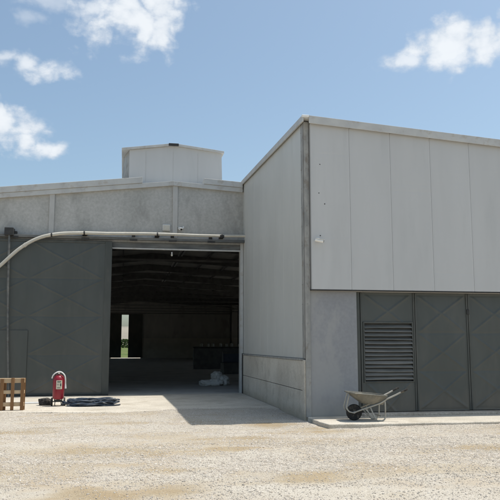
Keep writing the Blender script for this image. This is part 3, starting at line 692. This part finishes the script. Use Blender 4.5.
# ------------------------------------------------------------------ odds and ends along the door
MB_ = MB().box(-.36, .36, -.10, .10, 0, .035).build('board', M['white'], None, bevel=.006, loc=(-2.42, 19.5, AZ)); MB_.rotation_euler = (0, 0, R(-3))
tag(MB_, 'white painted board lying flat between the pallet and the extinguisher', 'board')
m = MB_ = MB().box(-.30, .30, -.09, .09, 0, .05).build('board', M['wood_pale'], None, bevel=.006, loc=(-.78, 20.1, AZ)); m.rotation_euler = (0, 0, R(5))
tag(m, 'pale wooden board lying behind the heap of dark blue hose', 'board')
def blob(name, mat, dims, loc, rz, seed, amp=.22, par=None, sub=4, sq=.55, flat=.0):
    bm = bmesh.new(); bmesh.ops.create_icosphere(bm, subdivisions=sub, radius=1)
    for v_ in bm.verts:
        n_ = v_.co.normalized(); p = Vector([math.copysign(abs(c) ** sq, c) for c in n_])
        k = 1 + amp * fbm(n_.x * 1.3 + seed, n_.y * 1.3, n_.z * 1.3, 4) + amp * .35 * fbm(n_.x * 5 + seed, n_.y * 5, n_.z * 5, 3)
        p = Vector((p.x * dims[0], p.y * dims[1], p.z * dims[2])) * k
        if p.z < -dims[2] * .8: p.z = -dims[2] * .8
        v_.co = p
    me_ = bpy.data.meshes.new(name); bm.to_mesh(me_); bm.free(); me_.materials.append(mat)
    for f_ in me_.polygons: f_.use_smooth = True
    o = bpy.data.objects.new(name, me_); COL.objects.link(o); o.location = (loc[0], loc[1], loc[2] + dims[2] * .8); o.rotation_euler = (0, 0, rz)
    if par: o.parent = par
    return o
tag(blob('plastic_bag', M['black'], (.15, .12, .10), (-1.95, 18.9, AZ), .3, 3.1), 'crumpled black bag beside the base of the red extinguisher', 'bag')
m = MB()
for k in range(17):
    cx_ = random.uniform(-.10, .10); cy_ = random.uniform(-.08, .08); rx_ = random.uniform(.38, .70); ry_ = random.uniform(.10, .28); ph = random.uniform(0, 6.28)
    pts = []
    for i in range(44):
        a = i / 44 * 2 * math.pi
        pts.append((cx_ + rx_ * math.cos(a) * (1 + .10 * math.sin(2 * a + ph)), cy_ + ry_ * math.sin(a) * (1 + .2 * math.sin(3 * a + ph)), .03 + .008 * k + .022 * math.sin(a * 2 + ph) + .015 * math.sin(a * 5 + 2 * ph)))
    m.tube(pts, random.choice((.017, .02, .022)), 8, closed=True)
m.tube(arc([(-.62, -.15, .02), (-.3, -.24, .02), (0, -.20, .05), (.35, -.27, .02), (.62, -.18, .02), (.70, -.05, .02)], 6), .018, 8)
hs_ = m.build('hose_heap', M['hose'], None, smooth=True, loc=(-.74, 18.55, AZ)); hs_.rotation_euler = (0, 0, R(1.5))
tag(hs_, 'flattened heap of coiled dark blue hose on the apron beside the extinguisher', 'hose')

# ------------------------------------------------------------------ wheelbarrow
wb = thing('wheelbarrow', 'dusty grey metal wheelbarrow parked on the kerb in front of the louvered door', 'wheelbarrow', (4.63, 13.66, .07), R(-4))
w = MB().lathe([(.10, -.035), (.145, -.038), (.16, -.02), (.163, 0), (.16, .02), (.145, .038), (.10, .035)], (0, 0, .163), 28, 'Y').build('wheel', M['black'], wb, smooth=True)
MB().lathe([(.02, -.045), (.03, -.03), (.10, -.022), (.10, .022), (.03, .03), (.02, .045)], (0, 0, .163), 20, 'Y').build('rim', M['tube'], w, smooth=True)
MB().tube([(0, -.11, .163), (0, .11, .163)], .01, 8).build('axle', M['dark'], w)
# tray: rim loop and floor loop, double skin
def tray():
    m = MB()
    rim = [(-.13, -.20, .565), (-.05, -.29, .555), (.25, -.315, .53), (.58, -.28, .50), (.63, -.22, .495), (.63, .22, .495), (.58, .28, .50), (.25, .315, .53), (-.05, .29, .555), (-.13, .20, .565)]
    mid = [(.01, -.15, .45), (.05, -.21, .445), (.28, -.235, .425), (.55, -.22, .41), (.60, -.17, .405), (.60, .17, .405), (.55, .22, .41), (.28, .235, .425), (.05, .21, .445), (.01, .15, .45)]
    flo = [(.15, -.10, .345), (.18, -.14, .34), (.32, -.16, .33), (.54, -.155, .318), (.575, -.12, .316), (.575, .12, .316), (.54, .155, .318), (.32, .16, .33), (.18, .14, .34), (.15, .10, .345)]
    L_ = []
    for off in (0, .006):
        for ring in ((rim, mid, flo) if off == 0 else (flo, mid, rim)):
            c = sum((Vector(p) for p in ring), Vector()) / len(ring)
            L_.append([m.bm.verts.new(Vector(p) + (c - Vector(p)).normalized() * off + Vector((0, 0, off if ring is flo else 0))) for p in ring])
    n = 10
    for q in (0, 1, 3, 4):
        for i in range(n): m.bm.faces.new((L_[q][i], L_[q][(i + 1) % n], L_[q + 1][(i + 1) % n], L_[q + 1][i]))
    m.bm.faces.new(L_[2]); m.bm.faces.new(L_[3])
    for i in range(n): m.bm.faces.new((L_[5][i], L_[5][(i + 1) % n], L_[0][(i + 1) % n], L_[0][i]))
    m.tube([Vector(p) for p in rim], .012, 8, closed=True)
    return m
tr = tray().build('tray', M['barrow'], wb, smooth=True)
for sy in (-1, 1):
    y_ = sy * .13
    m = MB().tube(arc([(-.04, sy * .12, .163), (.10, sy * .13, .215), (.30, sy * .17, .285), (.50, sy * .20, .36), (.62, sy * .235, .44)], 5) + [(.80, sy * .25, .52), (.93, sy * .265, .585)], .016, 10)
    hd_ = m.build('handle', M['tube'], wb, smooth=True)
    MB().tube([(.90, sy * .262, .569), (1.03, sy * .275, .63)], .021, 10).build('grip', M['black'], hd_, smooth=True)
    MB().tube(arc([(.30, sy * .16, .262), (.36, sy * .20, .10), (.41, sy * .215, .022), (.46, sy * .22, .014), (.53, sy * .22, .016), (.575, sy * .22, .06), (.585, sy * .215, .20), (.585, sy * .21, .39)], 5), .014, 8).build('leg', M['tube'], wb, smooth=True)
    MB().tube([(.20, sy * .145, .24), (.30, sy * .18, .12), (.40, sy * .21, .04)], .011, 8).build('brace', M['tube'], wb, smooth=True)
MB().tube(arc([(-.03, -.12, .163), (-.13, -.12, .19), (-.175, -.11, .27), (-.15, -.10, .40), (-.115, -.09, .53), (-.115, .09, .53), (-.15, .10, .40), (-.175, .11, .27), (-.13, .12, .19), (-.03, .12, .163)], 6), .014, 8).build('front_guard', M['tube'], wb, smooth=True)
MB().tube([(.50, -.22, .10), (.50, .22, .10)], .011, 8).build('cross_bar', M['tube'], wb, smooth=True)

# ------------------------------------------------------------------ inside the shed
FZ = .026
for i, (dx, dy, dz, d, rz, lab) in enumerate((
    (-.38, 0, 0, (.26, .20, .12), .2, 'slumped white sack at the left end of the heap inside the doorway'),
    (.02, -.05, 0, (.30, .24, .15), -.3, 'big white sack in the middle of the bottom of the heap'),
    (.42, .05, 0, (.22, .22, .20), .5, 'upright white sack at the right end of the heap inside the doorway'),
    (.12, .12, .22, (.24, .20, .16), .9, 'white sack lying on top of the heap inside the doorway'))):
    tag(blob('sack', M['sack'], d, (3.48 + dx * .85, 26.7 + dy, FZ + dz), rz, 1.7 * i + .4, .34, sq=.8), lab, 'sack', 'white sacks heaped inside the shed')
pw = thing('feed_bunker', 'low dark partition deep inside the shed with pale cans standing on it', 'partition', (7.4, 44, FZ))
MB().box(-3.0, 3.4, 0, .25, 0, 1.32).build('partition_wall', M['steel'], pw, bevel=.02)
MB().box(-3.05, 3.45, -.04, .29, 1.322, 1.40).build('top_rail', M['dark'], pw, bevel=.01)
can = thing('white_can', 'small white can on the dark partition deep inside the shed', 'can', (0, 0, 0), 0, 'white cans on the partition')
MB().lathe([(.13, 0), (.14, .02), (.14, .24), (.08, .29), (.05, .30)], n=16).build('can_body', M['tube'], can, smooth=True)
MB().lathe([(.05, .30), (.05, .34), (.02, .345)], n=12).build('lid', M['blue'], can)
for i in range(9):
    o = can if i == 0 else copy_tree(can)
    o.location = (4.9 + .40 * i + .06 * math.sin(i * 2.3), 44.12, FZ + 1.40); o.scale = (.62, .62, .7 + .1 * math.sin(i * 3))
dr = thing('blue_drum', 'blue plastic drum standing behind the sacks inside the shed', 'drum', (5.55, 31.0, FZ))
MB().lathe([(.27, 0), (.29, .02), (.29, .3), (.305, .32), (.29, .34), (.29, .58), (.305, .60), (.29, .62), (.29, .86), (.27, .90), (.24, .90)], n=28).build('drum_body', M['blue'], dr, smooth=True)
MB().lathe([(.24, .90), (.24, .915), (.05, .92)], n=20).build('lid', M['dark'], dr)

for x, y, z, rz, lab in ((5.75, 37.0, 0, .1, 'dark crate on the floor behind the white sacks, under a second crate'), (5.78, 37.02, .60, -.05, 'dark crate stacked on top of another crate behind the white sacks')):
    c = thing('storage_crate', lab, 'crate', (x, y, FZ + z), rz, 'dark crates behind the sacks'); c.scale = (1.3, 1.3, 1.3)
    MB().box(-.40, .40, -.30, .30, 0, .04).box(-.40, -.375, -.30, .30, .04, .44).box(.375, .40, -.30, .30, .04, .44).box(-.375, .375, -.30, -.275, .04, .44).box(-.375, .375, .275, .30, .04, .44).build('crate_shell', M['blue'] if z else M['steel'], c, bevel=.01)
    MB().box(-.41, .41, -.31, -.302, .36, .44).build('crate_rim', M['steel'], c)
